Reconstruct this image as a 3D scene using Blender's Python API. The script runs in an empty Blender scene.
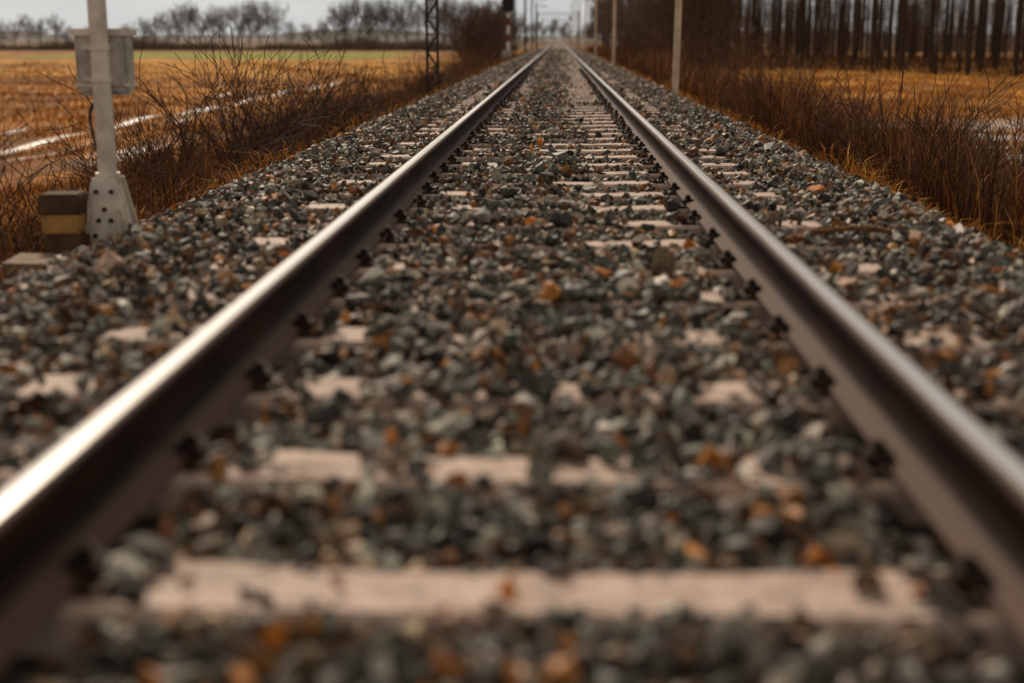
import bpy, bmesh, math, random
import numpy as np
from mathutils import Vector, Matrix
rng = np.random.default_rng(7)
random.seed(7)
scene = bpy.context.scene
scene.view_settings.view_transform = 'Standard'
scene.view_settings.look = 'None'
scene.view_settings.exposure = 0
COL = scene.collection

# ------------------------------------------------------------------ helpers
def link(o, parent=None):
    COL.objects.link(o)
    if parent is not None:
        o.parent = parent
    return o

def meta(o, label, category=None, group=None, kind=None):
    o["label"] = label
    if category: o["category"] = category
    if group: o["group"] = group
    if kind: o["kind"] = kind

def np_mesh(name, V, F, C=None, mat=None, smooth=False):
    V = np.asarray(V, dtype=np.float32).reshape(-1, 3)
    F = np.asarray(F, dtype=np.int32)
    k = F.shape[1]
    me = bpy.data.meshes.new(name)
    me.vertices.add(len(V)); me.vertices.foreach_set("co", V.ravel())
    me.loops.add(F.size); me.loops.foreach_set("vertex_index", F.ravel())
    me.polygons.add(len(F)); me.polygons.foreach_set("loop_start", np.arange(0, F.size, k, dtype=np.int32))
    me.update(calc_edges=True)
    if C is not None:
        C = np.asarray(C, dtype=np.float32)
        if C.shape[1] == 3: C = np.hstack([C, np.ones((len(C), 1), np.float32)])
        a = me.color_attributes.new("Col", 'FLOAT_COLOR', 'POINT')
        a.data.foreach_set("color", C.astype(np.float32).ravel())
    me.polygons.foreach_set("use_smooth", np.full(len(F), smooth))
    if mat: me.materials.append(mat)
    return me

def obj(name, me, parent=None, loc=(0, 0, 0)):
    o = bpy.data.objects.new(name, me); o.location = loc
    return link(o, parent)

def empty(name, loc=(0, 0, 0)):
    o = bpy.data.objects.new(name, None); o.location = loc; o.empty_display_size = .2
    return link(o)

class NT:
    def __init__(s, name):
        s.m = bpy.data.materials.new(name); s.m.use_nodes = True
        s.t = s.m.node_tree; s.b = s.t.nodes["Principled BSDF"]
    def n(s, ty, **kw):
        x = s.t.nodes.new(ty)
        for k, v in kw.items(): setattr(x, k, v)
        return x
    def l(s, a, b): s.t.links.new(a, b)
    def put(s, sock, v):
        if hasattr(v, 'links'): s.l(v, sock)
        else:
            if isinstance(v, (tuple, list)) and len(v) == 3 and sock.type == 'RGBA': v = (*v, 1)
            sock.default_value = v
    def math(s, op, a, b=0.0, clamp=False):
        x = s.n('ShaderNodeMath', operation=op, use_clamp=clamp); s.put(x.inputs[0], a); s.put(x.inputs[1], b)
        return x.outputs[0]
    def mix(s, f, a, b, blend='MIX'):
        x = s.n('ShaderNodeMix', data_type='RGBA', blend_type=blend)
        s.put(x.inputs[0], f); s.put(x.inputs[6], a); s.put(x.inputs[7], b)
        return x.outputs[2]
    def ramp(s, v, a, b, lo=0.0, hi=1.0):
        x = s.n('ShaderNodeMapRange', interpolation_type='SMOOTHSTEP')
        s.put(x.inputs[0], v); x.inputs[1].default_value = a; x.inputs[2].default_value = b
        x.inputs[3].default_value = lo; x.inputs[4].default_value = hi
        return x.outputs[0]
    def band(s, v, a, b, soft):
        return s.math('MULTIPLY', s.ramp(v, a - soft, a + soft), s.ramp(v, b - soft, b + soft, 1, 0))
    def noise(s, scale, detail=4, vec=None, rough=.55, out=0):
        x = s.n('ShaderNodeTexNoise'); x.inputs['Scale'].default_value = scale
        x.inputs['Detail'].default_value = detail; x.inputs['Roughness'].default_value = rough
        if vec is not None: s.l(vec, x.inputs['Vector'])
        return x.outputs[out]
    def pos(s): return s.n('ShaderNodeNewGeometry').outputs['Position']
    def objc(s): return s.n('ShaderNodeTexCoord').outputs['Object']
    def scaled(s, vec, sc):
        x = s.n('ShaderNodeVectorMath', operation='MULTIPLY'); s.l(vec, x.inputs[0]); x.inputs[1].default_value = sc
        return x.outputs[0]
    def bump(s, h, strength=.5, dist=.01):
        x = s.n('ShaderNodeBump'); x.inputs['Strength'].default_value = strength; x.inputs['Distance'].default_value = dist
        s.l(h, x.inputs['Height']); s.l(x.outputs[0], s.b.inputs['Normal'])
    def fin(s, col=None, rough=.8, metal=0, spec=.3):
        if col is not None: s.put(s.b.inputs['Base Color'], col)
        s.put(s.b.inputs['Roughness'], rough); s.put(s.b.inputs['Metallic'], metal)
        s.b.inputs['Specular IOR Level'].default_value = spec
        return s.m

def simple(name, c1, c2, scale=8, rough=.8, metal=0, bump=.3, bd=.004, spec=.3):
    m = NT(name); v = m.objc()
    n1 = m.ramp(m.noise(scale, 6, v), .35, .65)
    m.bump(m.noise(scale * 5, 4, v), bump, bd)
    return m.fin(m.mix(n1, c1, c2), rough, metal, spec)

def vcol(name, scale=60, rough=.7, spec=.3, amt=.5, bump=0.0):
    m = NT(name); a = m.n('ShaderNodeAttribute'); a.attribute_name = "Col"
    n1 = m.ramp(m.noise(scale, 4, m.pos()), .3, .7, 1 - amt, 1 + amt * .6)
    c = m.n('ShaderNodeVectorMath', operation='SCALE'); m.l(a.outputs['Color'], c.inputs[0]); m.l(n1, c.inputs['Scale'])
    if bump: m.bump(m.noise(scale * 2, 4, m.pos()), bump, .004)
    return m.fin(c.outputs[0], rough, 0, spec)

def bm_mesh(name, build, mat, bevel=0, smooth=False):
    bm = bmesh.new(); build(bm)
    if bevel:
        bmesh.ops.bevel(bm, geom=[e for e in bm.edges], offset=bevel, segments=2, affect='EDGES', clamp_overlap=True)
    bmesh.ops.recalc_face_normals(bm, faces=bm.faces)
    me = bpy.data.meshes.new(name); bm.to_mesh(me); bm.free()
    mats = mat if isinstance(mat, (list, tuple)) else [mat]
    for x in mats: me.materials.append(x)
    for p in me.polygons: p.use_smooth = smooth
    return me

def add_box(bm, c, s, rot=None, mi=0):
    r = bmesh.ops.create_cube(bm, size=1)
    M = Matrix.Translation(c) @ (rot.to_4x4() if rot else Matrix()) @ Matrix.Diagonal((*s, 1))
    bmesh.ops.transform(bm, matrix=M, verts=r['verts'])
    for f in set(f for v in r['verts'] for f in v.link_faces): f.material_index = mi
def add_cyl(bm, p0, p1, r0, r1=None, seg=12, mi=0):
    r1 = r0 if r1 is None else r1
    p0 = Vector(p0); p1 = Vector(p1); d = p1 - p0
    r = bmesh.ops.create_cone(bm, cap_ends=True, segments=seg, radius1=r0, radius2=r1, depth=d.length)
    M = Matrix.Translation((p0 + p1) / 2) @ d.to_track_quat('Z', 'Y').to_matrix().to_4x4()
    bmesh.ops.transform(bm, matrix=M, verts=r['verts'])
    for f in set(f for v in r['verts'] for f in v.link_faces): f.material_index = mi

# ------------------------------------------------------------------ terrain profile
PX = [0, 1.36, 1.52, 1.72, 1.94, 2.14, 2.80, 4.0, 7.0, 9.0, 1e5]
PZ = [-.015, -.015, .012, .006, -.055, -.17, -.64, -1.05, -1.50, -1.60, -1.60]
def surf(x): return np.interp(np.abs(x), PX, PZ)
def ground_z(x, y):
    x = np.asarray(x, float); y = np.asarray(y, float)
    w = np.clip((np.abs(x) - 2.6) / 2, 0, 1)
    return surf(x) + w * (.07 * np.sin(x * .9 + y * .31) + .05 * np.sin(y * .83 - x * .4))

# ------------------------------------------------------------------ ground
g = NT("ground_soil_and_stubble")
P = g.pos(); sp = g.n('ShaderNodeSeparateXYZ'); g.l(P, sp.inputs[0]); X, Y = sp.outputs[0], sp.outputs[1]
n_big = g.noise(.06, 5, g.scaled(P, (1, .35, 1)))
n_mid = g.noise(.9, 6, g.scaled(P, (1, .3, 1)))
n_patch = g.noise(.22, 5, g.scaled(P, (1, .4, 1)))
n_fine = g.noise(14, 5, P)
warp = g.math('MULTIPLY', g.math('SUBTRACT', g.noise(.25, 3, P), .5), 4.0)
warp2 = g.math('MULTIPLY', g.math('SUBTRACT', g.noise(.03, 4, P), .5), 90.0)
Xw = g.math('ADD', X, g.math('MULTIPLY', warp, .12))
Yw = g.math('ADD', Y, g.math('MULTIPLY', warp, 5.0))
straw = g.mix(g.ramp(n_big, .38, .62), (.68, .29, .035), (.44, .165, .02))
straw = g.mix(g.ramp(n_mid, .42, .64), straw, (.22, .085, .018))
straw = g.mix(g.ramp(n_patch, .48, .60, 0, .75), straw, (.17, .07, .018))
pale = g.band(Yw, 90, 165, 8)
straw = g.mix(g.math('MULTIPLY', pale, .65), straw, (.74, .38, .055))
green = g.math('MULTIPLY', g.band(g.math('ADD', Y, warp2), 175, 250, 8), g.band(g.math('ADD', X, g.math('MULTIPLY', warp2, .3)), -78, -24, 4))
straw = g.mix(g.math('MULTIPLY', green, .95), straw, (.23, .29, .02))
dk = g.math('MULTIPLY', g.band(Yw, 62, 80, 4), g.ramp(X, -40, -24, 1, 0))
straw = g.mix(g.math('MULTIPLY', dk, .85), straw, (.08, .04, .018))
dk2 = g.math('MULTIPLY', g.band(Yw, 118, 135, 3), g.ramp(X, -60, -34, 1, 0))
straw = g.mix(g.math('MULTIPLY', dk2, .85), straw, (.10, .05, .02))
straw = g.mix(g.ramp(g.math('ADD', Y, warp2), 235, 320), straw, (.19, .11, .05))
litter = g.math('MULTIPLY', g.ramp(g.math('ADD', Yw, g.math('MULTIPLY', X, 1.6)), 136, 150), g.ramp(X, 8, 12))
straw = g.mix(g.math('MULTIPLY', litter, g.ramp(n_mid, .35, .6, .35, .85)), straw, (.16, .075, .028))
verge = g.mix(g.ramp(n_mid, .4, .6), (.07, .032, .012), (.34, .135, .022))
absx = g.math('ABSOLUTE', g.math('ADD', X, g.math('MULTIPLY', warp, .5)))
col = g.mix(g.ramp(absx, 5.0, 6.6), verge, straw)
s1 = g.band(Xw, -12.70, -12.35, .12)
s1b = g.math('MULTIPLY', g.band(Xw, -15.2, -15.0, .15), g.band(Y, 30, 68, 4))
s1c = g.math('MULTIPLY', g.band(Xw, -11.3, -11.2, .10), g.band(Y, 24, 46, 4))
s2 = g.math('MULTIPLY', g.band(X, -9.7, -8.6, .35), g.band(Y, 27, 31, 2))
s3 = g.math('MULTIPLY', g.band(X, 8.6, 15.0, .6), g.band(Y, 27, 42, 2))
brk = g.ramp(g.noise(.5, 5, g.scaled(P, (1, .35, 1))), .40, .48)
brk3 = g.ramp(g.noise(.45, 5, g.scaled(P, (1, 1.2, 1))), .45, .53)
snow = g.math('MULTIPLY', g.math('ADD', s1, g.math('ADD', s1b, s1c)), g.math('MULTIPLY', g.band(Y, 22, 80, 6), brk))
snow = g.math('ADD', snow, g.math('MULTIPLY', s3, brk3), clamp=True)
snow = g.math('ADD', snow, g.math('MULTIPLY', s2, g.ramp(g.noise(1.2, 5, P), .40, .50)), clamp=True)
col = g.mix(snow, col, (.76, .75, .74))
col = g.mix(g.math('MULTIPLY', g.ramp(n_fine, .3, .7, 0, .42), g.math('SUBTRACT', 1.0, snow)), col, (.08, .036, .012))
g.bump(g.noise(6, 8, P), .7, .06)
m_ground = g.fin(col, g.ramp(snow, 0, 1, .9, .4), 0, .15)

xs = np.unique(np.concatenate([np.linspace(-9, 9, 61), np.linspace(9, 60, 35), -np.linspace(9, 60, 35), [80, 120, 200, 400, 900, 2500, -80, -120, -200, -400, -900, -2500], [2.14, -2.14, 1.94, -1.94]]))
ys = np.unique(np.concatenate([np.linspace(-20, 100, 161), np.linspace(100, 400, 60), [500, 700, 1000, 1600, 2600, 4200]]))
gx, gy = np.meshgrid(xs, ys)
gz = ground_z(gx, gy) - np.where(np.abs(gx) < 2.25, .10, 0.0)
V = np.stack([gx, gy, gz], -1).reshape(-1, 3)
nx, ny = len(xs), len(ys)
i = np.arange(nx * ny).reshape(ny, nx)
F = np.stack([i[:-1, :-1], i[:-1, 1:], i[1:, 1:], i[1:, :-1]], -1).reshape(-1, 4)
o = obj("ground", np_mesh("ground", V, F, None, m_ground, True)); meta(o, "flat farmland with orange stubble, dead grass and snow patches", kind="structure")

# ballast bed
b = NT("ballast_bed_stone")
P = b.pos()
v = b.n('ShaderNodeTexVoronoi'); v.inputs['Scale'].default_value = 20; b.l(P, v.inputs['Vector'])
sc = b.n('ShaderNodeSeparateColor'); b.l(v.outputs['Color'], sc.inputs[0])
c = b.mix(sc.outputs[0], (.035, .031, .025), (.19, .170, .14))
c = b.mix(b.ramp(sc.outputs[1], .79, .83), c, (.22, .09, .03))
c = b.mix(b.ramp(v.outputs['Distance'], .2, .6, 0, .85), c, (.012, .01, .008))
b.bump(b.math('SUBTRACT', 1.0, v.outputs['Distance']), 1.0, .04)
m_bed = b.fin(c, .75, 0, .3)
xs2 = np.linspace(-2.30, 2.30, 41); ys2 = np.array([-1, 0, 5, 20, 60, 100, 110, 200, 400, 800, 1500.])
gx, gy = np.meshgrid(xs2, ys2)
V = np.stack([gx, gy, surf(gx) - .054 + np.where(gy > 105, .02, 0)], -1).reshape(-1, 3)
nx, ny = len(xs2), len(ys2); i = np.arange(nx * ny).reshape(ny, nx)
F = np.stack([i[:-1, :-1], i[:-1, 1:], i[1:, 1:], i[1:, :-1]], -1).reshape(-1, 4)
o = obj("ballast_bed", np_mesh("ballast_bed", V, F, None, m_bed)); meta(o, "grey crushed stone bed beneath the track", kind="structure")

# ------------------------------------------------------------------ ballast stones
def stone_variant(n, flat):
    bm = bmesh.new()
    for _ in range(n):
        p = Vector((random.gauss(0, 1), random.gauss(0, 1), random.gauss(0, 1))).normalized()
        p *= random.uniform(.8, 1.15)
        bm.verts.new((p.x, p.y * random.uniform(.7, .95), p.z * flat))
    r = bmesh.ops.convex_hull(bm, input=bm.verts)
    bmesh.ops.triangulate(bm, faces=bm.faces)
    bm.verts.ensure_lookup_table()
    used = [v for v in bm.verts if v.link_faces]
    idx = {v: k for k, v in enumerate(used)}
    V = np.array([v.co[:] for v in used]); F = np.array([[idx[v] for v in f.verts] for f in bm.faces])
    bm.free(); return V, F
hi = [stone_variant(random.randint(9, 14), random.uniform(.5, .85)) for _ in range(24)]
lo = [stone_variant(8, random.uniform(.5, .8)) for _ in range(8)]

def rotmats(n):
    q = rng.normal(size=(n, 4)); q /= np.linalg.norm(q, axis=1)[:, None]
    w, x, y, z = q.T
    return np.stack([1-2*(y*y+z*z), 2*(x*y-z*w), 2*(x*z+y*w), 2*(x*y+z*w), 1-2*(x*x+z*z), 2*(y*z-x*w), 2*(x*z-y*w), 2*(y*z+x*w), 1-2*(x*x+y*y)], -1).reshape(n, 3, 3)

def scatter(P, S, C, variants):
    Vs, Fs, Cs = [], [], []; off = 0
    var = rng.integers(0, len(variants), len(P))
    for k, (V, F) in enumerate(variants):
        sel = np.where(var == k)[0]
        if not len(sel): continue
        R = rotmats(len(sel))
        W = np.einsum('nij,vj->nvi', R, V) * S[sel][:, None, None] + P[sel][:, None, :]
        Vs.append(W.reshape(-1, 3))
        Fs.append((F[None] + (np.arange(len(sel)) * len(V))[:, None, None] + off).reshape(-1, 3))
        Cs.append(np.repeat(C[sel], len(V), axis=0)); off += len(sel) * len(V)
    return np.concatenate(Vs), np.concatenate(Fs), np.concatenate(Cs)

def stone_colors(P):
    n = len(P)
    pal = np.array([[.086, .080, .068], [.19, .176, .150], [.42, .395, .34], [.032, .028, .024], [.135, .090, .058], [.32, .135, .036], [.50, .18, .025], [.46, .33, .22], [.14, .062, .026], [.105, .118, .098]])
    pr = np.array([.18, .17, .10, .19, .12, .055, .024, .045, .09, .05])
    k = rng.choice(len(pal), n, p=pr / pr.sum())
    patch = np.sin(P[:, 0] * 3.1 + P[:, 1] * 1.3) + np.sin(P[:, 1] * 2.7 - P[:, 0] * 1.7)
    sw = (rng.random(n) < np.clip(patch * .09 + np.abs(P[:, 0]) * .03 - .01, 0, .22))
    k = np.where(sw, rng.choice([5, 8, 8, 4], n), k)
    gsw = (rng.random(n) < .22 * np.exp(-(P[:, 0] / .4) ** 2))
    k = np.where(gsw & (k != 2), 9, k)
    return pal[k] * rng.uniform(.5, 1.5, (n, 1)) * rng.uniform(.94, 1.06, (n, 3))

SP = .6; Y0 = 1.92
def sleeper_k(y): return np.round((y - Y0) / SP).astype(int)
r2 = random.Random(3)
expo = {0: [(-.57, .57)], 1: [(-.55, -.34), (-.20, -.03), (.03, .18), (.40, .50)], 2: [(-.58, -.42), (-.15, -.12), (.05, .10), (.38, .49)], 3: [(-.58, -.49), (.39, .49)],
        4: [(.50, .58)], 5: [(-.58, -.52)], 6: [(.14, .60)], 7: [(.36, .56)], 8: [(-.48, -.38), (.15, .60)]}
for k in range(9, 2000):
    L = []
    far_ = k > 13
    if r2.random() < (.95 if far_ else .85): L.append((r2.uniform(.0, .3), .64))
    if r2.random() < (.8 if far_ else .45): L.append((-.64, r2.uniform(-.5, -.3)))
    if r2.random() < (.5 if far_ else .25): a = r2.uniform(-.35, .0); L.append((a, a + .25))
    expo[k] = L
for k in list(expo):
    if r2.random() < (.25 if k < 6 else .8): expo[k].append((r2.uniform(.98, 1.12), 1.27))
    if k in (1, 2, 3) or r2.random() < (.3 if k < 8 else .8): expo[k].append((-1.26, r2.uniform(-1.15, -1.0)))

def make_stones(y0, y1, sp, size, variants, jit=.5):
    nxn = int(5.0 / sp); nyn = int((y1 - y0) / sp)
    a, bq = np.meshgrid(np.linspace(-2.5, 2.5, nxn), np.linspace(y0, y1, nyn))
    x = a.ravel() + rng.uniform(-jit, jit, a.size) * sp; y = bq.ravel() + rng.uniform(-jit, jit, a.size) * sp
    edge = 2.17 + .10 * np.sin(y * 1.7) + .08 * np.sin(y * 4.1 + x)
    s = size * rng.lognormal(0, .34, x.size) * .5
    keep = np.abs(x) < edge + rng.normal(0, .06, x.size)
    keep &= ~((x < -2.0) & (y > 5.45) & (y < 6.2))
    dr = np.abs(np.abs(x) - .7525)
    keep &= ~(dr < .078 + s * .7)
    k = sleeper_k(y); dy = np.abs(y - (Y0 + k * SP))
    on = (dy < .105) & (np.abs(x) < 1.28) & (k >= -2)
    p = rng.random(x.size)
    near_f = on & (dr < .13)
    keep &= ~(near_f & (p > .3))
    on_idx = np.where(on & ~near_f)[0]
    ex = np.zeros(x.size, bool)
    for ii in on_idx:
        for (u, w) in expo.get(int(k[ii]), ()):
            if u < x[ii] < w: ex[ii] = True; break
    e0 = np.where(k < 1, .052, np.where(k < 4, .048, np.where(k < 14, .068, .088))) + .012 * np.sin(x * 21 + k * 2.1)
    edgein = rng.random(x.size) < np.clip((dy - e0) / .02, 0, 1) * .8
    keep &= ~(ex & (p > .045) & ~edgein)
    drop = np.clip((y - 3.5) / 6, 0, 1) * .018 * (np.abs(x) < 1.3)
    z = surf(x) + rng.uniform(-.014, .012, x.size) - .003 - drop
    z -= .008 * (dr < .15) * (~on)
    z += .010 * np.sin(x * 5 + y * 2.1) * (np.abs(x) > 1.4)
    z = np.where(on, np.maximum(z, s * .4 + rng.uniform(0, .005, x.size)), z)
    z = np.where(ex & on & edgein, -.010, z)
    P = np.stack([x, y, z], -1)[keep]; s = s[keep]
    return P, s
sets = []
P, s = make_stones(1.1, 13, .035, .046, hi)
n = 3000
xx = rng.uniform(-2.05, 2.05, n); yy = rng.uniform(1.3, 16, n)
ok = (np.abs(np.abs(xx) - .7525) > .13)
kk = sleeper_k(yy); ok &= ~((np.abs(yy - (Y0 + kk * SP)) < .13) & (np.abs(xx) < 1.3))
ok &= ~((yy > 4) & (np.abs(xx) < 1.3) & (rng.random(n) < .6))
xx, yy = xx[ok], yy[ok]
P = np.concatenate([P, np.stack([xx, yy, surf(xx) + .017], -1)]); s = np.concatenate([s, .028 * rng.lognormal(0, .28, len(xx))])
C = stone_colors(P)
sp_ = [(-.02, 1.86, .026, .028, (.64, .20, .02)), (-.29, 1.90, .016, .02, (.28, .10, .03)), (.22, 3.3, .04, .042, (.24, .10, .04)), (.31, 3.1, .02, .025, (.50, .30, .13)),
       (.34, 2.5, .02, .034, (.56, .23, .04)), (-.5, 1.45, .02, .04, (.5, .2, .05)), (.62, 1.5, .02, .045, (.5, .22, .07)), (.2, 4.6, .03, .035, (.5, .2, .05)),
       (-.35, 1.55, .02, .03, (.52, .2, .05)), (.05, 1.6, .02, .03, (.45, .18, .04)), (-.45, 3.6, .02, .03, (.45, .18, .04)), (.45, 2.2, .02, .03, (.45, .18, .04))]
for (a1, a2, a3, a4, a5) in sp_:
    P = np.vstack([P, [a1, a2, a3]]); s = np.append(s, a4); C = np.vstack([C, a5])
sets.append(scatter(P, s, C, hi))
P, s = make_stones(13, 38, .052, .053, lo); sets.append(scatter(P, s, stone_colors(P), lo))
P, s = make_stones(38, 120, .10, .079, lo); sets.append(scatter(P, s, stone_colors(P), lo))
off = 0; VV, FF, CC = [], [], []
for (V, F, C) in sets:
    VV.append(V); FF.append(F + off); CC.append(C); off += len(V)
m_stone = vcol("crushed_ballast_stone", 70, .56, .36, .5, .35)
o = obj("ballast_gravel", np_mesh("ballast_gravel", np.concatenate(VV), np.concatenate(FF), np.concatenate(CC), m_stone))
meta(o, "grey, greenish and rust-orange crushed stones around the sleepers", "gravel", kind="stuff")

# ------------------------------------------------------------------ rails
r = NT("rail_steel")
P = r.objc(); sn = r.n('ShaderNodeSeparateXYZ'); r.l(P, sn.inputs[0])
px_, pz = sn.outputs[0], sn.outputs[2]
nn = r.noise(30, 5, r.scaled(P, (1, .12, 1)))
n2 = r.noise(4, 5, r.scaled(P, (3, .35, 3)))
rust = r.mix(r.ramp(nn, .35, .65), (.010, .0045, .003), (.026, .0115, .0068))
rust = r.mix(r.ramp(n2, .48, .68, 0, .6), rust, (.045, .021, .012))
rust = r.mix(r.ramp(pz, .024, .034, .85, 0), rust, (.12, .078, .064))
wob = r.math('MULTIPLY', r.math('SUBTRACT', n2, .5), .008)
topm = r.math('MULTIPLY', r.ramp(pz, .1560, .1590), r.ramp(r.math('ABSOLUTE', r.math('ADD', px_, wob)), .012, .024, 1, 0))
edge = r.mix(nn, (.065, .036, .024), (.12, .075, .054))
colr = r.mix(r.ramp(pz, .153, .158), rust, edge)
colr = r.mix(topm, colr, r.mix(r.noise(3, 4, r.scaled(P, (8, .3, 1))), (.64, .62, .60), (.88, .86, .85)))
m_rail = r.fin(colr, r.ramp(topm, 0, 1, .68, .25), r.ramp(topm, 0, 1, 0, .95), .10)
half = [(.070, 0), (.070, .010), (.066, .012), (.026, .026), (.013, .034), (.008, .048), (.008, .105), (.012, .117), (.031, .127), (.034, .131), (.036, .147), (.0345, .1515), (.031, .1555), (.025, .1580), (.017, .1593), (.008, .1599), (0, .160)]
prof = half + [(-a, z) for a, z in half[-2::-1]]
ysr = [-1, 10, 50, 200, 800]
def rail_mesh():
    n = len(prof); V = []; F = []
    for y in ysr:
        for (a, z) in prof: V.append((a, y, z))
    for j in range(len(ysr) - 1):
        for q in range(n):
            q2 = (q + 1) % n
            F.append((j * n + q, j * n + q2, (j + 1) * n + q2, (j + 1) * n + q))
    me = np_mesh("rail", V, F, None, m_rail)
    bm = bmesh.new(); bm.from_mesh(me); bmesh.ops.recalc_face_normals(bm, faces=bm.faces); bm.to_mesh(me); bm.free()
    me.polygons.foreach_set("use_smooth", [True] * len(me.polygons))
    me.set_sharp_from_angle(angle=math.radians(40))
    return me
rm = rail_mesh()
for sx in (-1, 1):
    o = obj("rail", rm, None, (sx * .7525, 0, .012)); meta(o, "straight steel rail with polished head and rusty brown sides", "rail", "rails of the track")

# ------------------------------------------------------------------ sleepers
s_ = NT("weathered_concrete"); v = s_.pos()
c = s_.mix(s_.ramp(s_.noise(9, 6, v), .35, .7), (.57, .435, .375), (.36, .265, .22))
c = s_.mix(s_.ramp(s_.noise(3.3, 5, v), .52, .70, 0, .65), c, (.20, .12, .08))
c = s_.mix(s_.ramp(s_.noise(40, 5, v), .52, .7, 0, .7), c, (.15, .10, .075))
s_.bump(s_.noise(60, 5, v), .6, .004)
m_slp = s_.fin(c, .7, 0, .4)
def build_sleeper(bm):
    st = [(-1.27, .10, -.035), (-1.24, .105, 0), (-.5, .10, 0), (-.3, .088, -.006), (.3, .088, -.006), (.5, .10, 0), (1.24, .105, 0), (1.27, .10, -.035)]
    rings = []
    for (x, w, z) in st:
        rings.append([bm.verts.new(p) for p in ((x, -w - .03, -.2), (x, -w, z - .012), (x, -w + .012, z), (x, w - .012, z), (x, w, z - .012), (x, w + .03, -.2))])
    for a, c in zip(rings[:-1], rings[1:]):
        for q in range(6): bm.faces.new((a[q], a[(q + 1) % 6], c[(q + 1) % 6], c[q]))
    bm.faces.new(rings[0]); bm.faces.new(rings[-1])
sme = bm_mesh("sleeper", build_sleeper, m_slp)
m_iron = simple("dark_rusty_iron", (.014, .009, .007), (.055, .028, .017), 30, .6, .3, .4, .003)
def build_fast(bm):
    add_box(bm, (.038, 0, .007), (.07, .13, .012))
    add_box(bm, (.012, 0, .022), (.012, .09, .022))
    add_box(bm, (.006, 0, .036), (.046, .056, .012))
    add_box(bm, (-.014, 0, .028), (.010, .050, .016))
    add_box(bm, (.030, 0, .024), (.012, .050, .026))
    add_cyl(bm, (.010, 0, .02), (.010, 0, .062), .009, seg=10)
    add_cyl(bm, (.010, 0, .042), (.010, 0, .056), .016, seg=6)
    for yy in (-.045, .045):
        add_cyl(bm, (.058, yy, .010), (.058, yy, .024), .010, seg=8)
fme = bm_mesh("rail_fastening", build_fast, m_iron)
for k in range(0, 300):
    o = bpy.data.objects.new("sleeper", sme); o.location = (rng.normal(0, .008), Y0 + k * SP, 0); o.rotation_euler = (0, 0, rng.normal(0, .004)); link(o)
    meta(o, "pale concrete sleeper half buried in crushed stone", "railway sleeper", "sleepers under the rails")
    if k < 60:
        for (x, rz) in ((-.7525 + .07, 0), (-.7525 - .07, math.pi), (.7525 + .07, 0), (.7525 - .07, math.pi)):
            f = bpy.data.objects.new("rail_fastening", fme); f.location = (x, 0, .001); f.rotation_euler = (0, 0, rz); link(f, o)
bm = bmesh.new(); bm.from_mesh(sme)
V0 = np.array([v.co[:] for v in bm.verts]); F0 = [[v.index for v in f.verts] for f in bm.faces if len(f.verts) == 4]; bm.free()
VV = []; FF = []
for q, k in enumerate(range(300, 900)):
    VV.append(V0 + [0, Y0 + k * SP, 0]); FF.append(np.array(F0) + q * len(V0))
o = obj("sleeper_row", np_mesh("sleeper_row", np.concatenate(VV), np.concatenate(FF), None, m_slp)); meta(o, "distant run of pale concrete sleepers", "railway sleepers", kind="stuff")

# ------------------------------------------------------------------ blades (grass, reeds)
def blades(x, y, z, h, w, lean, col):
    n = len(x); a = rng.uniform(0, 2 * np.pi, n); ld = rng.uniform(0, 2 * np.pi, n)
    dx, dy = np.cos(a) * w / 2, np.sin(a) * w / 2
    lx, ly = np.cos(ld) * lean * h, np.sin(ld) * lean * h
    B = np.stack([x, y, z], -1)
    v = np.empty((n, 5, 3))
    v[:, 0] = B - np.stack([dx, dy, dx * 0], -1); v[:, 1] = B + np.stack([dx, dy, dx * 0], -1)
    mid = B + np.stack([lx * .35, ly * .35, h * .6], -1)
    v[:, 2] = mid + np.stack([dx, dy, dx * 0], -1) * .7; v[:, 3] = mid - np.stack([dx, dy, dx * 0], -1) * .7
    v[:, 4] = B + np.stack([lx, ly, h * (1 - .35 * lean)], -1)
    base = (np.arange(n) * 5)[:, None]
    F = np.concatenate([base + [0, 1, 2], base + [0, 2, 3], base + [3, 2, 4]])
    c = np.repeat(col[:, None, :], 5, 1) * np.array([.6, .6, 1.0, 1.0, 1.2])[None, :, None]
    return v.reshape(-1, 3), F, np.clip(c, 0, .9).reshape(-1, 3)
def pick(n, pal, pr=None):
    pal = np.array(pal); k = rng.choice(len(pal), n, p=pr); return pal[k] * rng.uniform(.65, 1.3, (n, 1))
m_gr = vcol("dry_grass_blade", 3, .8, .15, .35)
def ydist(n, a, b):
    u = rng.random(n); return a * (b / a) ** u
def blade_obj(name, parts, label, cat):
    off = 0; VV, FF, CC = [], [], []
    for (V, F, C) in parts: VV.append(V); FF.append(F + off); CC.append(C); off += len(V)
    o = obj(name, np_mesh(name, np.concatenate(VV), np.concatenate(FF), np.concatenate(CC), m_gr)); meta(o, label, cat, kind="stuff")
def lump(x, y, a, b, ph=0):
    return .5 + .25 * np.sin(x * a + y * b + ph) + .25 * np.sin(x * a * 1.9 - y * b * 1.6 + ph * 2 + 1.3)
ORG = [(.68, .27, .033), (.48, .175, .028), (.26, .10, .024), (.66, .35, .07)]
BRN = [(.055, .024, .012), (.11, .046, .020), (.21, .082, .026), (.032, .017, .009)]
parts = []
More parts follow.
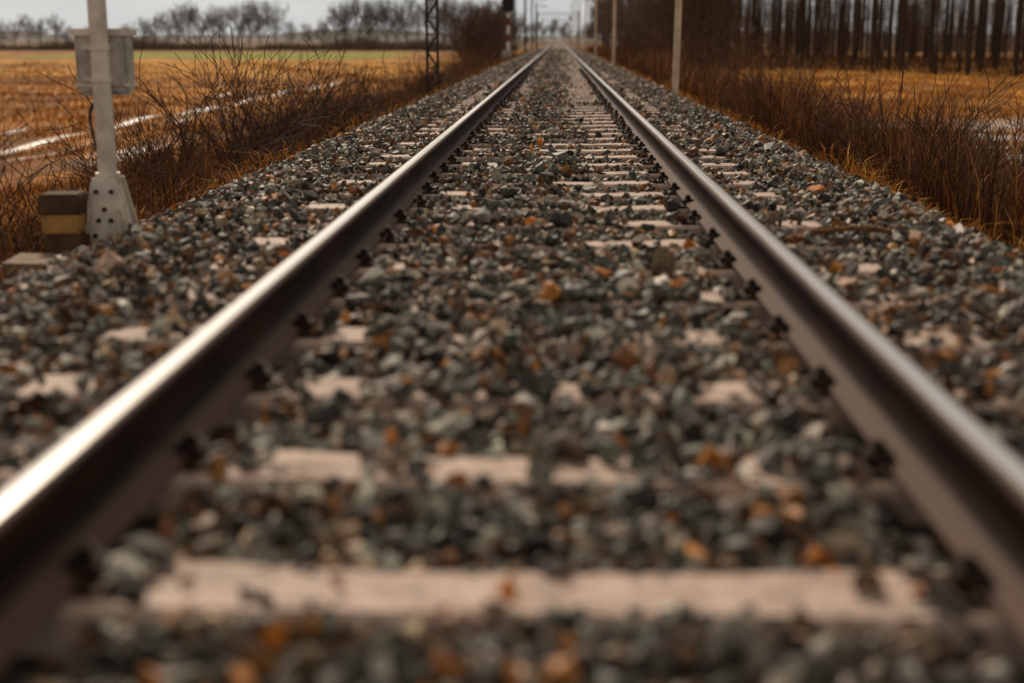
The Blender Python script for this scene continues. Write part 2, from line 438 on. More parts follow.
for sgn in (-1, 1):
    n = 56000; y = ydist(n, 4.2, 120); x = 2.16 + rng.random(n) ** .8 * 1.9; x = sgn * x
    ok = rng.random(n) < .25 + lump(x, y, 2.3, .8, sgn); x, y = x[ok], y[ok]; n = len(x)
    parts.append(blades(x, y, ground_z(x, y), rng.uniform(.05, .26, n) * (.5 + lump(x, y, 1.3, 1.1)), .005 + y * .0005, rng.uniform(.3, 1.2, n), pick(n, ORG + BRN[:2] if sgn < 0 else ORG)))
blade_obj("verge_grass", parts, "low orange dead grass along the ballast shoulder", "grass")
n = 70000; y = ydist(n, 6.5, 130); x = 2.6 + rng.beta(1.3, 1.7, n) * 3.9
L = lump(x, y, 1.7, .55)
ok = rng.random(n) < .25 + L; x, y, L = x[ok], y[ok], L[ok]; n = len(x)
hh = rng.uniform(.35, 1.15, n) * (.5 + .75 * L) * rng.lognormal(0, .14, n) * np.where((x > 4.8) & (y < 30), .75, 1)
pal = pick(n, BRN + [(.42, .17, .035), (.58, .30, .08)], [.20, .27, .29, .08, .10, .06])
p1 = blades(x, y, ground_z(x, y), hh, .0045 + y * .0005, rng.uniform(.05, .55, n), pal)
blade_obj("tall_weeds", [p1], "dense reddish-brown dead weeds beside the track", "weeds")
n = 42000; y = ydist(n, 4.2, 120); x = -(2.35 + rng.beta(1.1, 2.0, n) * 4.6)
L = lump(x, y, 1.9, .6, 2); ok = (rng.random(n) < (L - .15) * 1.15) | ((y < 11) & (rng.random(n) < .7)); x, y, L = x[ok], y[ok], L[ok]; n = len(x)
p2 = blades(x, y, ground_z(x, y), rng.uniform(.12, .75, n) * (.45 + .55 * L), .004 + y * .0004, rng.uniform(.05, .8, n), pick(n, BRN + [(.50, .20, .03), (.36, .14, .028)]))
blade_obj("dead_weeds", [p2], "thin brown dead weeds on the embankment", "weeds")
parts = []
n = 90000; y = ydist(n, 9, 150); x = -(5.0 + rng.random(n) * y * .48)
bare = ((x < -12.1) & (x > -13.0) & (y < 85)) | ((x < -10.9) & (x > -11.6) & (y < 48)) | ((x < -8.0) & (x > -10.4) & (y > 22) & (y < 34))
ok = ~(bare & (rng.random(n) < .96)) & ((rng.random(n) < .25 + lump(x, y, .35, .12, 1)) | (y < 22)); x, y = x[ok], y[ok]; n = len(x)
parts.append(blades(x, y, ground_z(x, y), rng.uniform(.04, .24, n) * (.4 + lump(x, y, .6, .25)), .008 + y * .0007, rng.uniform(.2, .9, n), pick(n, [(.76, .32, .04), (.58, .22, .03), (.28, .11, .026), (.76, .42, .09), (.12, .05, .02)])))
n = 60000; y = ydist(n, 14, 110); x = 6.0 + rng.random(n) * y * .42
bare = (x > 8.2) & (x < 15.5) & (y > 20) & (y < 43)
ok = ~(bare & (rng.random(n) < .9)); x, y = x[ok], y[ok]; n = len(x)
parts.append(blades(x, y, ground_z(x, y), rng.uniform(.06, .26, n) * (.4 + lump(x, y, .5, .3)), .01 + y * .0007, rng.uniform(.2, .9, n), pick(n, [(.78, .34, .04), (.60, .23, .035), (.30, .12, .028), (.76, .44, .11)])))
n = 3000; y = rng.uniform(24, 44, n); x = rng.uniform(8.0, 15, n)
parts.append(blades(x, y, ground_z(x, y), rng.uniform(.1, .3, n), .012 + y * 0, rng.uniform(.1, .6, n), pick(n, [(.6, .48, .38), (.45, .25, .1)])))
blade_obj("field_stubble", parts, "golden orange stubble and dry grass in the fields", "grass")
# undergrowth among the poplars
n = 16000; t_ = rng.random(n); d_ = rng.random(n)
x = 10 + 31 * t_ + d_ * 17 + rng.normal(0, .8, n); y = 121 - 46 * t_ + d_ * 88 + rng.normal(0, 1.5, n)
ok = rng.random(n) < .2 + lump(x, y, .5, .3, 2); x, y = x[ok], y[ok]; n = len(x)
blade_obj("plantation_undergrowth", [blades(x, y, ground_z(x, y), rng.uniform(.2, 1.1, n) * (.4 + lump(x, y, .6, .4)), .06 + y * 0, rng.uniform(.1, .7, n), pick(n, BRN + [(.34, .15, .035)]))], "low brown undergrowth among the poplar trunks", "undergrowth")

# ------------------------------------------------------------------ woody plants
def prisms(S, sides=3):
    S = np.array(S); n = len(S); p0, p1, r0, r1 = S[:, :3], S[:, 3:6], S[:, 6], S[:, 7]
    d = p1 - p0; d /= np.linalg.norm(d, axis=1)[:, None] + 1e-9
    up = np.where(np.abs(d[:, 2:3]) > .9, [[1, 0, 0]], [[0, 0, 1]])
    u = np.cross(d, up); u /= np.linalg.norm(u, axis=1)[:, None]; w = np.cross(d, u)
    V = np.empty((n, sides * 2, 3))
    for q in range(sides):
        a = 2 * np.pi * q / sides; dirv = u * np.cos(a) + w * np.sin(a)
        V[:, q] = p0 + dirv * r0[:, None]; V[:, sides + q] = p1 + dirv * r1[:, None]
    b = (np.arange(n) * sides * 2)[:, None]; F = []
    for q in range(sides):
        q2 = (q + 1) % sides; F.append(b + [q, q2, sides + q2, sides + q])
    return V.reshape(-1, 3), np.concatenate(F)
R = random.Random(11)
def rv(s): return Vector((R.gauss(0, s), R.gauss(0, s), R.gauss(0, s)))
def grow(S, p, d, L, r, depth, up=.25, spread=.55, nb=3, minr=.004):
    nseg = 3
    for q in range(nseg):
        d2 = (d + rv(.13) + Vector((0, 0, up * .2))).normalized()
        p2 = p + d2 * L / nseg; rr = max(r * .82, minr)
        S.append((*p, *p2, r, rr)); p, d, r = p2, d2, rr
        if depth > 0:
            for _ in range(nb if q == nseg - 1 else max(1, nb - 1)):
                dd = (d + rv(spread) + Vector((0, 0, up))).normalized()
                grow(S, p, dd, L * R.uniform(.5, .72), max(r * .6, minr), depth - 1, up, spread, nb, minr)
m_bark = simple("dark_poplar_bark", (.020, .012, .008), (.055, .033, .021), 6, .9, 0, .6, .02)
m_twig = simple("dark_brown_twigs", (.032, .016, .009), (.065, .030, .016), 3, .85, 0, .1)
m_twigred = simple("reddish_brown_twigs", (.10, .042, .020), (.17, .072, .030), 3, .85, 0, .1)
m_twigpop = simple("poplar_twigs", (.075, .046, .031), (.12, .075, .05), 3, .85, 0, .1)
m_twigbush = simple("brown_bush_twigs", (.055, .032, .021), (.09, .054, .036), 3, .85, 0, .1)
m_twigfar = simple("haze_tinted_brown_twigs", (.13, .102, .085), (.175, .137, .112), 1, .9, 0, .1)  # distance haze painted into the twig colour, no volume
m_barkfar = simple("haze_tinted_brown_bark", (.09, .068, .055), (.12, .09, .072), 1, .9, 0, .1)  # far bark lightened the same way to imitate aerial haze

def shrub_mesh(name, stems, h, depth=2, wide=.6, mat=None, tw=.0030):
    S = []
    for _ in range(stems):
        a = R.uniform(0, 6.28); rr = R.uniform(0, .22) * h; t = R.uniform(.05, wide)
        d = Vector((math.cos(a) * t, math.sin(a) * t, 1)).normalized()
        grow(S, Vector((math.cos(a) * rr, math.sin(a) * rr, -.05)), d, h * R.uniform(.45, .8), R.uniform(.006, .010) * h, depth, .10, .48, 2, tw * h)
    V, F = prisms(S); return np_mesh(name, V, F, None, mat or m_twig)
shr = [shrub_mesh("bare_shrub", R.randint(7, 12), 1.0, 2, 1.1, None, .0029) for _ in range(7)]
shr_red = [shrub_mesh("bare_shrub", R.randint(12, 17), 1.0, 2, .6, m_twigred, .0026) for _ in range(5)]
shr_big = [shrub_mesh("bare_shrub", 30, 1.0, 2, .9, m_twigbush, .0026) for _ in range(3)]
def put_shrub(x, y, s, lab, grp, red=0.0, src=None):
    o = bpy.data.objects.new("bare_shrub", R.choice(src or (shr_red if R.random() < red else shr))); o.location = (x, y, float(ground_z(x, y)) - .02)
    o.rotation_euler = (R.gauss(0, .08), R.gauss(0, .08), R.uniform(0, 6.28)); o.scale = (s * R.uniform(.9, 1.3), s * R.uniform(.9, 1.3), s); link(o)
    meta(o, lab, "shrub", grp)
LL = "leafless brown shrub on the weedy embankment"
for (x, y, s) in [(-3.35, 14.5, 1.3), (-3.5, 13.2, 1.2), (-3.6, 16.5, 1.3), (-3.3, 11.2, .7), (-4.3, 14.5, 1.05), (-3.1, 9.6, .6), (-3.2, 7.0, .85), (-2.8, 6.3, .65), (-2.6, 5.6, .55), (-3.2, 6.6, 1.0), (-3.6, 7.4, 1.05), (-3.9, 8.3, .9), (-3.25, 18.5, 1.1), (-3.3, 21, 1.05), (-3.0, 13.0, .9), (-3.1, 15.4, 1.0), (-2.85, 7.7, .55), (-3.2, 24, 1.05), (-3.3, 28, 1.05), (-2.45, 5.0, .4), (-2.8, 5.3, .75), (-3.2, 17.4, 1.05), (-3.1, 12.2, .85), (-2.9, 14.0, .75), (-3.3, 5.9, .9)]:
    put_shrub(x, y, s, LL, "shrubs along the embankment", .1)
for _ in range(100):
    y = 8 * (15) ** R.random(); put_shrub(-R.uniform(2.6, 4.8), y, R.uniform(.4, .6) if y < 12 else R.uniform(.55, 1.05), LL, "shrubs along the embankment", .4)
for _ in range(145):
    y = 7.0 * (16) ** R.random(); x = R.uniform(2.7, 5.8); put_shrub(x, y, R.uniform(.55, 1.15) * (.8 if x > 4.6 else 1), LL, "shrubs along the embankment", .6)
for _ in range(30):
    y = R.uniform(50, 150); put_shrub(R.uniform(4.5, 5 + y * .06), y, R.uniform(1.8, 3.4), "tall leafless thicket bush beside the track", "thicket bushes", .3)
for (x, y, s) in [(-7.6, 128, 4.8), (-8.4, 131, 4.4), (-6.7, 132, 4.2), (-9.0, 136, 3.6), (-6.2, 120, 2.2), (-7.4, 138, 5.0)]:
    put_shrub(x, y, s, "large rounded leafless bush beside the track", "rounded bushes", 0, shr_big)

def tree_meshes(h, mb, mt, depth=4):
    St = []; p = Vector((0, 0, -.2)); r = h * .018
    tops = []
    for q in range(5):
        p2 = p + Vector((R.gauss(0, .012) * h, R.gauss(0, .012) * h, h * .11)); St.append((*p, *p2, r, r * .86)); r *= .86; p = p2; tops.append((p.copy(), r))
    S = []
    for (pp, rr) in tops[1:]:
        for _ in range(4):
            a = R.uniform(0, 6.28); d = Vector((math.cos(a), math.sin(a), R.uniform(.6, 1.6))).normalized()
            grow(S, pp, d, h * R.uniform(.2, .30), rr * .5, depth - 1, .25, .5, 2, h * .0019)
    for _ in range(4): grow(S, p, (Vector((0, 0, 1)) + rv(.3)).normalized(), h * .28, r * .7, depth - 1, .25, .5, 2, h * .0019)
    V, F = prisms(St, 8); tm = np_mesh("tree_trunk", V, F, None, mb, True)
    V, F = prisms(S, 3); cm = np_mesh("tree_crown", V, F, None, mt); return tm, cm
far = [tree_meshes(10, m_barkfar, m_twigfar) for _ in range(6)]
near_t = [tree_meshes(9, m_bark, m_twigpop) for _ in range(2)]
def put_tree(kind, x, y, s, lab, grp, name="bare_tree", sz=None, tilt=.012):
    tm, cm = kind; e = empty(name, (x, y, float(ground_z(x, y)))); e.scale = (s, s, sz or s); e.rotation_euler = (R.gauss(0, tilt), R.gauss(0, tilt), R.uniform(0, 6.28))
    meta(e, lab, "tree", grp); link(bpy.data.objects.new("trunk", tm), e); link(bpy.data.objects.new("crown", cm), e)
for (px, hgt) in [(-10, .7), (8, .6), (22, .6), (35, .75), (48, .65), (62, .7), (75, .5), (100, .55), (135, .55), (150, .7), (163, .8), (174, .9), (184, .95), (196, 1.1), (207, 1.05), (220, 1.0), (231, .85), (243, .95), (254, 1.1), (266, 1.05), (280, 1.0), (296, .65), (312, .55), (328, .7), (340, 1.0), (350, 1.1), (361, 1.1), (371, 1.05), (381, 1.1), (391, 1.0), (401, 1.0), (411, 1.1), (422, 1.05), (434, 1.15), (446, 1.15), (458, 1.05), (470, 1.1), (480, 1.0)]:
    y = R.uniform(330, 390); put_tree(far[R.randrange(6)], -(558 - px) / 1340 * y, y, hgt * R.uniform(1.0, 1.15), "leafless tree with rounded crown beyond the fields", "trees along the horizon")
for _ in range(20):
    y = R.uniform(200, 420); put_tree(far[R.randrange(6)], -R.uniform(.022, .045) * y - 3, y, R.uniform(.5, .9), "leafless tree close to the railway line", "trees beside the line")
for _ in range(26):
    y = R.uniform(150, 420); put_tree(far[R.randrange(6)], R.uniform(.016, .06) * y + 4, y, R.uniform(.7, 1.2), "leafless tree close to the railway line", "trees beside the line")
for _ in range(14):
    y = R.uniform(120, 180); put_tree(near_t[R.randrange(2)], R.uniform(.055, .115) * y + 1, y, R.uniform(.7, 1.15), "dark leafless tree at the plantation edge", "trees at the plantation edge")
for _ in range(16):
    y = R.uniform(840, 900); put_tree(far[R.randrange(6)], R.uniform(-34, 30), y, R.uniform(.8, 1.5), "leafless tree beyond the end of the line", "trees beyond the line")

# poplar plantation
def poplar_meshes():
    h = 19; St = []; p = Vector((0, 0, -.3)); r = R.uniform(.12, .155); S = []
    for q in range(14):
        p2 = p + Vector((R.gauss(0, .025), R.gauss(0, .025), h / 14)); St.append((*p, *p2, r * (1.18 if q == 0 else 1), r * .94)); r *= .94; p = p2
        if 2 < q < 5:
            for _ in range(3):
                a = R.uniform(0, 6.28); grow(S, p.copy(), Vector((math.cos(a), math.sin(a), .6)).normalized(), R.uniform(.8, 1.8), .012, 1, .25, .35, 1, .007)
        elif q >= 5:
            for _ in range(4):
                a = R.uniform(0, 6.28); grow(S, p.copy(), Vector((math.cos(a), math.sin(a), 1.8)).normalized(), R.uniform(1.2, 2.2) * (1.4 - q / 14), r * .28, 2, .4, .35, 2, .007)
    V, F = prisms(St, 10); tm = np_mesh("poplar_trunk", V, F, None, m_bark, True)
    V, F = prisms(S, 3); return tm, np_mesh("poplar_crown", V, F, None, m_twigpop)
pops = [poplar_meshes() for _ in range(6)]
cnt = 0
for row in range(11):
    for q in range(20):
        t = q / 19
        if R.random() < .07: continue
        x = 11 + 29 * t + row * 1.7 + R.gauss(0, .35); y = 120 - 46 * t + row * 9 + R.gauss(0, 1.4)
        if x / y > .43: continue
        put_tree(pops[R.randrange(6)], x, y, R.uniform(.75, 1.15), "tall straight leafless poplar in a plantation", "poplars in the plantation", "poplar_tree", R.uniform(.9, 1.1), .008); cnt += 1
print("poplars", cnt)
m_wood = simple("distant_wood_twigs", (.11, .072, .049), (.16, .105, .072), .2, .9, 0, .1)
S = []
for _ in range(1100):
    y = R.uniform(250, 340); x = R.uniform(.05, .50) * y; z = -1.7; hgt = R.uniform(8, 14)
    S.append((x, y, z, x + R.gauss(0, .3), y, z + hgt, .13, .05))
    for _ in range(10):
        zz = z + hgt * R.uniform(.1, .95); S.append((x, y, zz, x + R.gauss(0, 1.1), y + R.gauss(0, 1), zz + R.uniform(.6, 2), .045, .025))
V, F = prisms(S); o = obj("distant_wood", np_mesh("distant_wood", V, F, None, m_wood)); meta(o, "far brown leafless wood behind the plantation", "wood", kind="stuff")
S = []
for _ in range(9000):
    y = R.uniform(300, 330); x = -R.uniform(.03, .50) * y; hgt = R.uniform(.6, 2.0) * (1 + .45 * math.sin(x * .11) + .3 * math.sin(x * .37))
    S.append((x, y, -1.7, x + R.gauss(0, .9), y, -1.7 + hgt, .09, .04))
V, F = prisms(S); m_hedge = simple("brown_hedge_twigs", (.10, .075, .052), (.15, .11, .075), .3, .9)
o = obj("distant_hedge", np_mesh("distant_hedge", V, F, None, m_hedge)); meta(o, "low brown hedge line across the far fields", "hedge", kind="stuff")
m_hill = simple("haze_tinted_wooded_hill", (.27, .265, .255), (.33, .32, .305), .004, 1, 0, 0, .1, 0)  # pale grey imitates distance haze in the base colour
V = []; F = []
N = 160
for q in range(N + 1):
    x = -1500 + 3000 * q / N; hh = 6.5 + 3.5 * math.sin(q * .21) + 2 * math.sin(q * .47 + 1) + R.uniform(-1, 1)
    V += [(x, 1500, -3), (x, 1530, hh), (x, 1800, hh + 1), (x, 1830, -3)]
for q in range(N):
    for w in range(3): F.append((q * 4 + w, q * 4 + 4 + w, q * 4 + 5 + w, q * 4 + 1 + w))
o = obj("hills", np_mesh("hills", V, F, None, m_hill)); meta(o, "low wooded hills on the horizon with haze-tinted colour", kind="structure")

# ------------------------------------------------------------------ poles and signals
m_conc = simple("pale_pole_concrete", (.66, .52, .37), (.48, .37, .26), 5, .85, 0, .4)
m_galv = simple("painted_pale_steel", (.70, .62, .53), (.48, .42, .35), 9, .45, .15, .15)
m_grey = simple("grey_weathered_plastic", (.48, .44, .39), (.30, .27, .235), 9, .55, 0, .2)
m_dark = simple("dark_steel_lattice", (.025, .020, .017), (.05, .036, .028), 10, .6, .3)
m_black = simple("black_rubber", (.01, .01, .01), (.02, .018, .016), 20, .6)
m_pole = bm_mesh("concrete_pole", lambda bm: (add_cyl(bm, (0, 0, -.6), (0, 0, 7.0), .062, .048, 16), add_cyl(bm, (0, 0, 7.0), (0, 0, 7.05), .055, .02, 16), add_cyl(bm, (0, 0, -.3), (0, 0, .06), .09, .08, 16), add_box(bm, (0, 0, 6.6), (.8, .06, .07)), add_cyl(bm, (-.35, 0, 6.63), (-.35, 0, 6.78), .03, .025, 10), add_cyl(bm, (.35, 0, 6.63), (.35, 0, 6.78), .03, .025, 10)), m_conc)
for q, (y, x) in enumerate([(24, 2.10), (53, 2.18), (83, 2.3), (113, 2.3), (143, 2.3), (173, 2.3), (203, 2.3), (233, 2.3)]):
    o = obj("concrete_pole", m_pole, None, (x, y, float(surf(x)) - .05)); o.rotation_euler = (0, .014 if q == 0 else R.gauss(.003, .006), 0)
    meta(o, "pale round concrete pole at the foot of the ballast", "pole", "concrete poles beside the track")

def lattice(bm, w, h, t=.03):
    for sx in (-1, 1):
        for sy in (-1, 1): add_box(bm, (sx * w / 2, sy * w / 2, h / 2), (t, t, h))
    n = int(h / (w * 1.5)); st = h / n
    for q in range(n):
        z0, z1 = q * st, (q + 1) * st; s1 = 1 if q % 2 else -1
        for sy in (-1, 1):
            add_cyl(bm, (-s1 * w / 2, sy * w / 2, z0), (s1 * w / 2, sy * w / 2, z1), t * .4, seg=4)
            add_box(bm, (0, sy * w / 2, z0), (w, t * .5, t * .7))
        for sx in (-1, 1): add_cyl(bm, (sx * w / 2, -s1 * w / 2, z0), (sx * w / 2, s1 * w / 2, z1), t * .4, seg=4)
e = empty("lattice_mast", (-2.30, 25.5, float(ground_z(-2.30, 25.5)) - .15)); meta(e, "dark steel lattice mast standing beside the track", "mast")
obj("mast_frame", bm_mesh("mast_frame", lambda bm: lattice(bm, .20, 8.0, .030), m_dark), e, (0, 0, .12))
obj("footing", bm_mesh("mast_footing", lambda bm: add_box(bm, (0, 0, -.15), (.4, .4, .5)), m_dark, .02), e)

e = empty("railway_signal", (-2.85, 80, float(ground_z(-2.85, 80)))); meta(e, "dark railway signal mast with striped marker board", "signal")
obj("mast", bm_mesh("signal_mast", lambda bm: (add_cyl(bm, (0, 0, -.3), (0, 0, 5.4), .10, .09, 12), add_box(bm, (0, 0, .05), (.5, .5, .3)), add_box(bm, (.28, 0, 2.9), (.05, .05, 5.2)), add_box(bm, (.42, 0, 2.9), (.05, .05, 5.2)), *[add_box(bm, (.35, 0, .4 + q * .3), (.16, .03, .03)) for q in range(17)]), m_dark), e)
obj("signal_head", bm_mesh("signal_head", lambda bm: (add_box(bm, (0, -.12, 3.75), (.72, .14, 1.3)), *[add_cyl(bm, (0, -.19, z), (0, -.36, z), .13, .14, 14) for z in (3.35, 3.75, 4.15)]), m_black, 0), e)
st = NT("white_dark_board"); ss = st.n('ShaderNodeSeparateXYZ'); st.l(st.objc(), ss.inputs[0])
m_board = st.fin(st.mix(st.math('GREATER_THAN', st.math('FRACT', st.math('MULTIPLY', ss.outputs[2], 1.1)), .5), (.65, .63, .60), (.16, .03, .02)), .6)
obj("marker_board", bm_mesh("marker_board", lambda bm: add_box(bm, (0, -.13, 1.9), (.18, .02, 2.2)), m_board), e)
obj("relay_box", bm_mesh("relay_box", lambda bm: (add_box(bm, (-.1, -.3, .5), (.5, .3, .7)), add_box(bm, (-.1, -.3, .87), (.56, .36, .05))), m_grey, .01), e)

m_gan = simple("grey_gantry_steel", (.10, .095, .085), (.15, .14, .13), 2, .7, .2)
def gantry(bm):
    for sx in (-4.3, 4.3): add_box(bm, (sx, 0, 3.6), (.24, .24, 7.6))
    add_box(bm, (0, 0, 7.2), (8.6, .09, .09)); add_box(bm, (0, 0, 6.6), (8.6, .09, .09))
    for q in range(12):
        x0 = -4.2 + q * .7; a, c = ((6.6, 7.2) if q % 2 else (7.2, 6.6)); add_cyl(bm, (x0, 0, a), (x0 + .7, 0, c), .03, seg=5)
    add_box(bm, (0, 0, 6.1), (.08, .08, 1.0)); add_cyl(bm, (0, 0, 5.7), (-1.1, 0, 5.5), .05, seg=6)
    add_box(bm, (2.6, 0, 6.0), (.5, .2, .9))
gm = bm_mesh("overhead_gantry", gantry, m_gan)
for y in (290, 380, 490):
    o = obj("overhead_gantry", gm, None, (0, y, -.8)); meta(o, "grey steel overhead line gantry spanning the track", "gantry", "overhead gantries")
cm_ = bm_mesh("catenary_mast", lambda bm: (add_box(bm, (0, 0, 3.5), (.2, .2, 7.6)), add_box(bm, (.9, 0, 6.6), (1.9, .07, .07)), add_cyl(bm, (0, 0, 7.2), (1.7, 0, 6.6), .04, seg=5), add_box(bm, (.1, -.2, 1.6), (.4, .25, .7))), m_gan)
for (y, x) in ((135, -3.2), (175, -3.3), (215, -3.4)):
    o = obj("catenary_mast", cm_, None, (x, y, -.8)); meta(o, "grey steel mast with bracket arm beside the track", "mast", "line masts")

# ------------------------------------------------------------------ foreground post with box
PXp, PYp = -2.02, 6.10
e = empty("equipment_post", (PXp, PYp, -.075)); meta(e, "pale steel post with grey junction box and bolted foot", "post")
def post(bm):
    add_cyl(bm, (0, 0, .1), (0, 0, 2.6), .042, .040, 24); add_cyl(bm, (0, 0, 2.6), (0, 0, 2.63), .05, .02, 24)
pm = bm_mesh("post_tube", post, m_galv, 0, True); pm.set_sharp_from_angle(angle=math.radians(40)); obj("post_tube", pm, e)
def foot(bm):
    for sy in (-1, 1):
        vs = [(-.122, sy * .075, -.03), (.122, sy * .075, -.03), (.054, sy * .054, .28), (-.054, sy * .054, .28)]
        v1 = [bm.verts.new(p) for p in vs]; v2 = [bm.verts.new((p[0], p[1] + sy * .012, p[2])) for p in vs]
        bm.faces.new(v1); bm.faces.new(v2)
        for q in range(4): bm.faces.new((v1[q], v1[(q + 1) % 4], v2[(q + 1) % 4], v2[q]))
    add_box(bm, (0, 0, -.035), (.32, .26, .022))
    for sx in (-1, 1):
        add_box(bm, (sx * .068, 0, .12), (.012, .104, .27), Matrix.Rotation(-sx * .21, 3, 'Y'))
        add_box(bm, (sx * .075, -.098, .06), (.010, .03, .17), Matrix.Rotation(-sx * .2, 3, 'Y'))
    add_cyl(bm, (0, 0, .26), (0, 0, .30), .056, seg=20)
obj("foot_bracket", bm_mesh("foot_bracket", foot, m_galv), e)
def bolts(bm):
    for (x, z) in ((-.045, .02), (.045, .02), (-.035, .22), (.035, .22), (0, .14), (-.028, .09), (.028, .09)):
        yf = -.087 + (z + .03) / .31 * .021
        add_cyl(bm, (x, yf + .004, z), (x, yf - .014, z), .011, seg=6)
    for sx in (-1, 1):
        for sy in (-1, 1): add_cyl(bm, (sx * .142, sy * .11, -.03), (sx * .142, sy * .11, .012), .013, seg=6)
obj("bolt_set", bm_mesh("bolt_set", bolts, m_iron), e)
ze = .79
obj("junction_box", bm_mesh("junction_box", lambda bm: add_box(bm, (-.014, .105, ze), (.240, .13, .29)), m_grey, .02), e)
obj("side_housing", bm_mesh("side_housing", lambda bm: add_box(bm, (.062, .030, ze - .005), (.062, .030, .19)), m_grey, .006), e)
obj("box_lid", bm_mesh("box_lid", lambda bm: add_box(bm, (-.014, .105, ze + .137), (.264, .155, .032)), m_galv, .004), e)
obj("box_seam", bm_mesh("box_seam", lambda bm: add_box(bm, (-.014, .105, ze - .098), (.247, .138, .012)), m_galv, .002), e)
for z in (ze + .07, ze - .07):
    obj("pole_clamp", bm_mesh("pole_clamp", lambda bm: (add_cyl(bm, (0, 0, z - .012), (0, 0, z + .012), .048, seg=20), add_box(bm, (-.02, .038, z), (.15, .012, .022))), m_galv), e)
cu = bpy.data.curves.new("cable", 'CURVE'); cu.dimensions = '3D'; cu.bevel_depth = .007; cu.bevel_resolution = 3
spl = cu.splines.new('BEZIER'); pts = [(-.03, .08, ze - .14), (-.08, .06, ze - .21), (-.07, .03, ze - .30), (-.040, -.01, ze - .39)]
spl.bezier_points.add(3)
for bp, p in zip(spl.bezier_points, pts): bp.co = p; bp.handle_left_type = bp.handle_right_type = 'AUTO'
tmp = bpy.data.objects.new("tmp", cu); COL.objects.link(tmp); bpy.context.view_layer.update()
cme = bpy.data.meshes.new_from_object(tmp); bpy.data.objects.remove(tmp); cme.materials.clear(); cme.materials.append(m_black)
obj("cable", cme, e)

m_cdark = simple("damp_concrete", (.25, .18, .13), (.13, .09, .062), 6, .85, 0, .6)
m_ochre = simple("ochre_timber", (.42, .23, .07), (.26, .14, .045), 10, .8, 0, .5)
m_brown = simple("dark_brown_timber", (.060, .034, .021), (.11, .065, .038), 9, .8, 0, .5, .004, .1)
m_branch = simple("brown_branch", (.24, .11, .032), (.12, .055, .022), 20, .8, 0, .5)
o = obj("post_plinth", bm_mesh("post_plinth", lambda bm: add_box(bm, (0, 0, -.30), (.34, .34, .5)), m_cdark, .02), None, (PXp + .01, PYp, -.078)); meta(o, "damp concrete plinth carrying the steel post", "plinth")
e = empty("timber_block_stack", (-2.185, 5.98, -.12)); meta(e, "stack of brown and ochre timber blocks by the post", "timber blocks")
e.rotation_euler = (0, 0, .06)
for (z, hh, mt, dx, w, nm) in ((-.015, .20, m_brown, .004, .180, "lower_block"), (.130, .086, m_ochre, .0, .172, "middle_block"), (.220, .092, m_brown, -.004, .182, "upper_block")):
    obj(nm, bm_mesh(nm, lambda bm: add_box(bm, (dx, 0, z), (w, .17, hh)), mt, .008), e)
o = obj("concrete_slab", bm_mesh("concrete_slab", lambda bm: add_box(bm, (0, 0, 0), (.32, .28, .20)), m_cdark, .014), None, (-2.15, 5.61, -.195)); meta(o, "worn concrete slab lying at the ballast edge", "slab"); o.rotation_euler = (.02, .02, .06)

S = []; pts = [(.98, 5.50, .014), (1.06, 5.58, .034), (1.18, 5.62, .040), (1.27, 5.60, .052), (1.36, 5.66, .046), (1.44, 5.62, .034)]
for a, c in zip(pts[:-1], pts[1:]): S.append((*a, *c, .013, .012))
V, F = prisms(S, 8); o = obj("fallen_branch", np_mesh("fallen_branch", V, F, None, m_branch, True)); meta(o, "bent brown branch lying on the crushed stone", "branch")

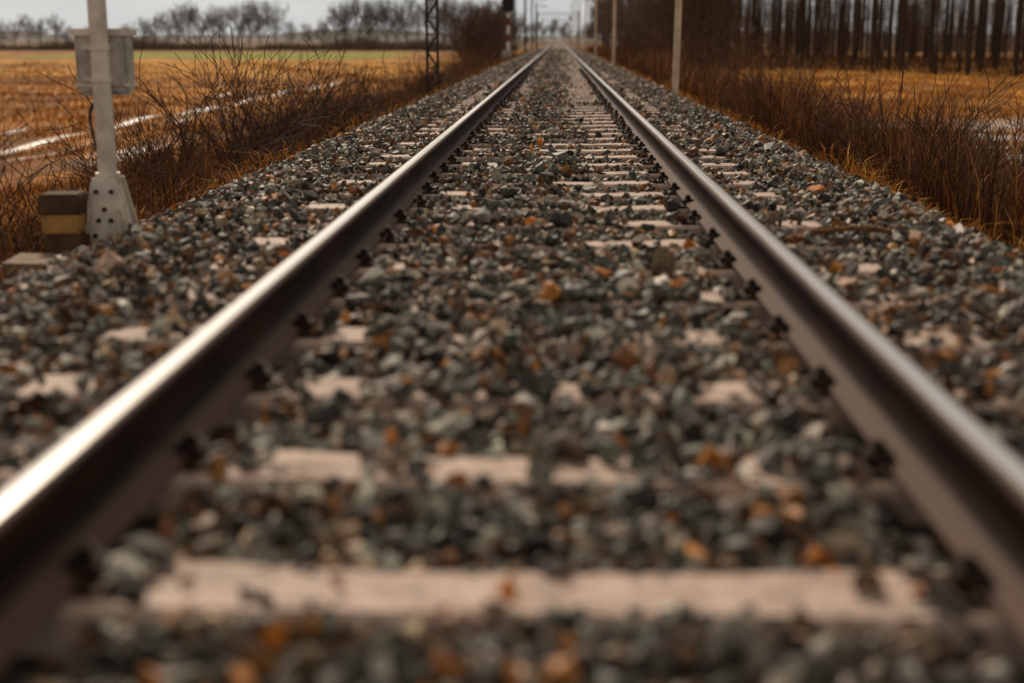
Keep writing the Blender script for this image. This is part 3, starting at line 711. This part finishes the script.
# ------------------------------------------------------------------ light
EL, RO = math.radians(38), math.radians(-20)
w = bpy.data.worlds.new("World"); scene.world = w; w.use_nodes = True; t = w.node_tree
bg = t.nodes["Background"]; sky = t.nodes.new('ShaderNodeTexSky'); sky.sky_type = 'NISHITA'; sky.sun_disc = False
sky.sun_elevation = EL; sky.sun_rotation = RO; sky.dust_density = 3
hs = t.nodes.new('ShaderNodeHueSaturation'); hs.inputs['Saturation'].default_value = .3; t.links.new(sky.outputs[0], hs.inputs['Color'])
tc = t.nodes.new('ShaderNodeTexCoord'); sx = t.nodes.new('ShaderNodeSeparateXYZ'); t.links.new(tc.outputs['Generated'], sx.inputs[0])
mp = t.nodes.new('ShaderNodeMapping'); mp.inputs['Scale'].default_value = (1, 1, 5); t.links.new(tc.outputs['Generated'], mp.inputs[0])
nz = t.nodes.new('ShaderNodeTexNoise'); nz.inputs['Scale'].default_value = 3.5; nz.inputs['Detail'].default_value = 6; t.links.new(mp.outputs[0], nz.inputs['Vector'])
cr = t.nodes.new('ShaderNodeValToRGB'); cr.color_ramp.elements[0].position = .35; cr.color_ramp.elements[0].color = (.52, .55, .555, 1); cr.color_ramp.elements[1].position = .65; cr.color_ramp.elements[1].color = (.76, .76, .74, 1)
t.links.new(nz.outputs[0], cr.inputs[0])
mr = t.nodes.new('ShaderNodeMapRange'); mr.inputs[1].default_value = .03; mr.inputs[2].default_value = .5; t.links.new(sx.outputs[2], mr.inputs[0])
mt_ = t.nodes.new('ShaderNodeMix'); mt_.data_type = 'RGBA'; mt_.inputs[7].default_value = (.46, .385, .30, 1)
t.links.new(mr.outputs[0], mt_.inputs[0]); t.links.new(cr.outputs[0], mt_.inputs[6])
sc10 = t.nodes.new('ShaderNodeVectorMath'); sc10.operation = 'SCALE'; sc10.inputs['Scale'].default_value = 10; t.links.new(mt_.outputs[2], sc10.inputs[0])
mx = t.nodes.new('ShaderNodeMix'); mx.data_type = 'RGBA'; mx.inputs[0].default_value = .9
t.links.new(hs.outputs[0], mx.inputs[6]); t.links.new(sc10.outputs[0], mx.inputs[7]); t.links.new(mx.outputs[2], bg.inputs[0]); bg.inputs[1].default_value = .092
sd = bpy.data.lights.new("sun", 'SUN'); sd.energy = 2.9; sd.angle = math.radians(8); sd.color = (1, .83, .64)
so = bpy.data.objects.new("sun", sd); COL.objects.link(so)
dirv = Vector((math.sin(RO) * math.cos(EL), math.cos(RO) * math.cos(EL), math.sin(EL)))
so.rotation_euler = dirv.to_track_quat('Z', 'Y').to_euler(); so.location = (0, 0, 20)

# ------------------------------------------------------------------ camera
cd = bpy.data.cameras.new("camera"); cam = bpy.data.objects.new("camera", cd); COL.objects.link(cam); scene.camera = cam
cd.sensor_width = 36; cd.lens = 47.1; cd.clip_start = .05; cd.clip_end = 6000
cam.location = (.04, 0, .82); cam.rotation_euler = (math.radians(90 - 12.70), 0, math.radians(1.92))
cd.dof.use_dof = True; cd.dof.focus_distance = 10.0; cd.dof.aperture_fstop = 1.35
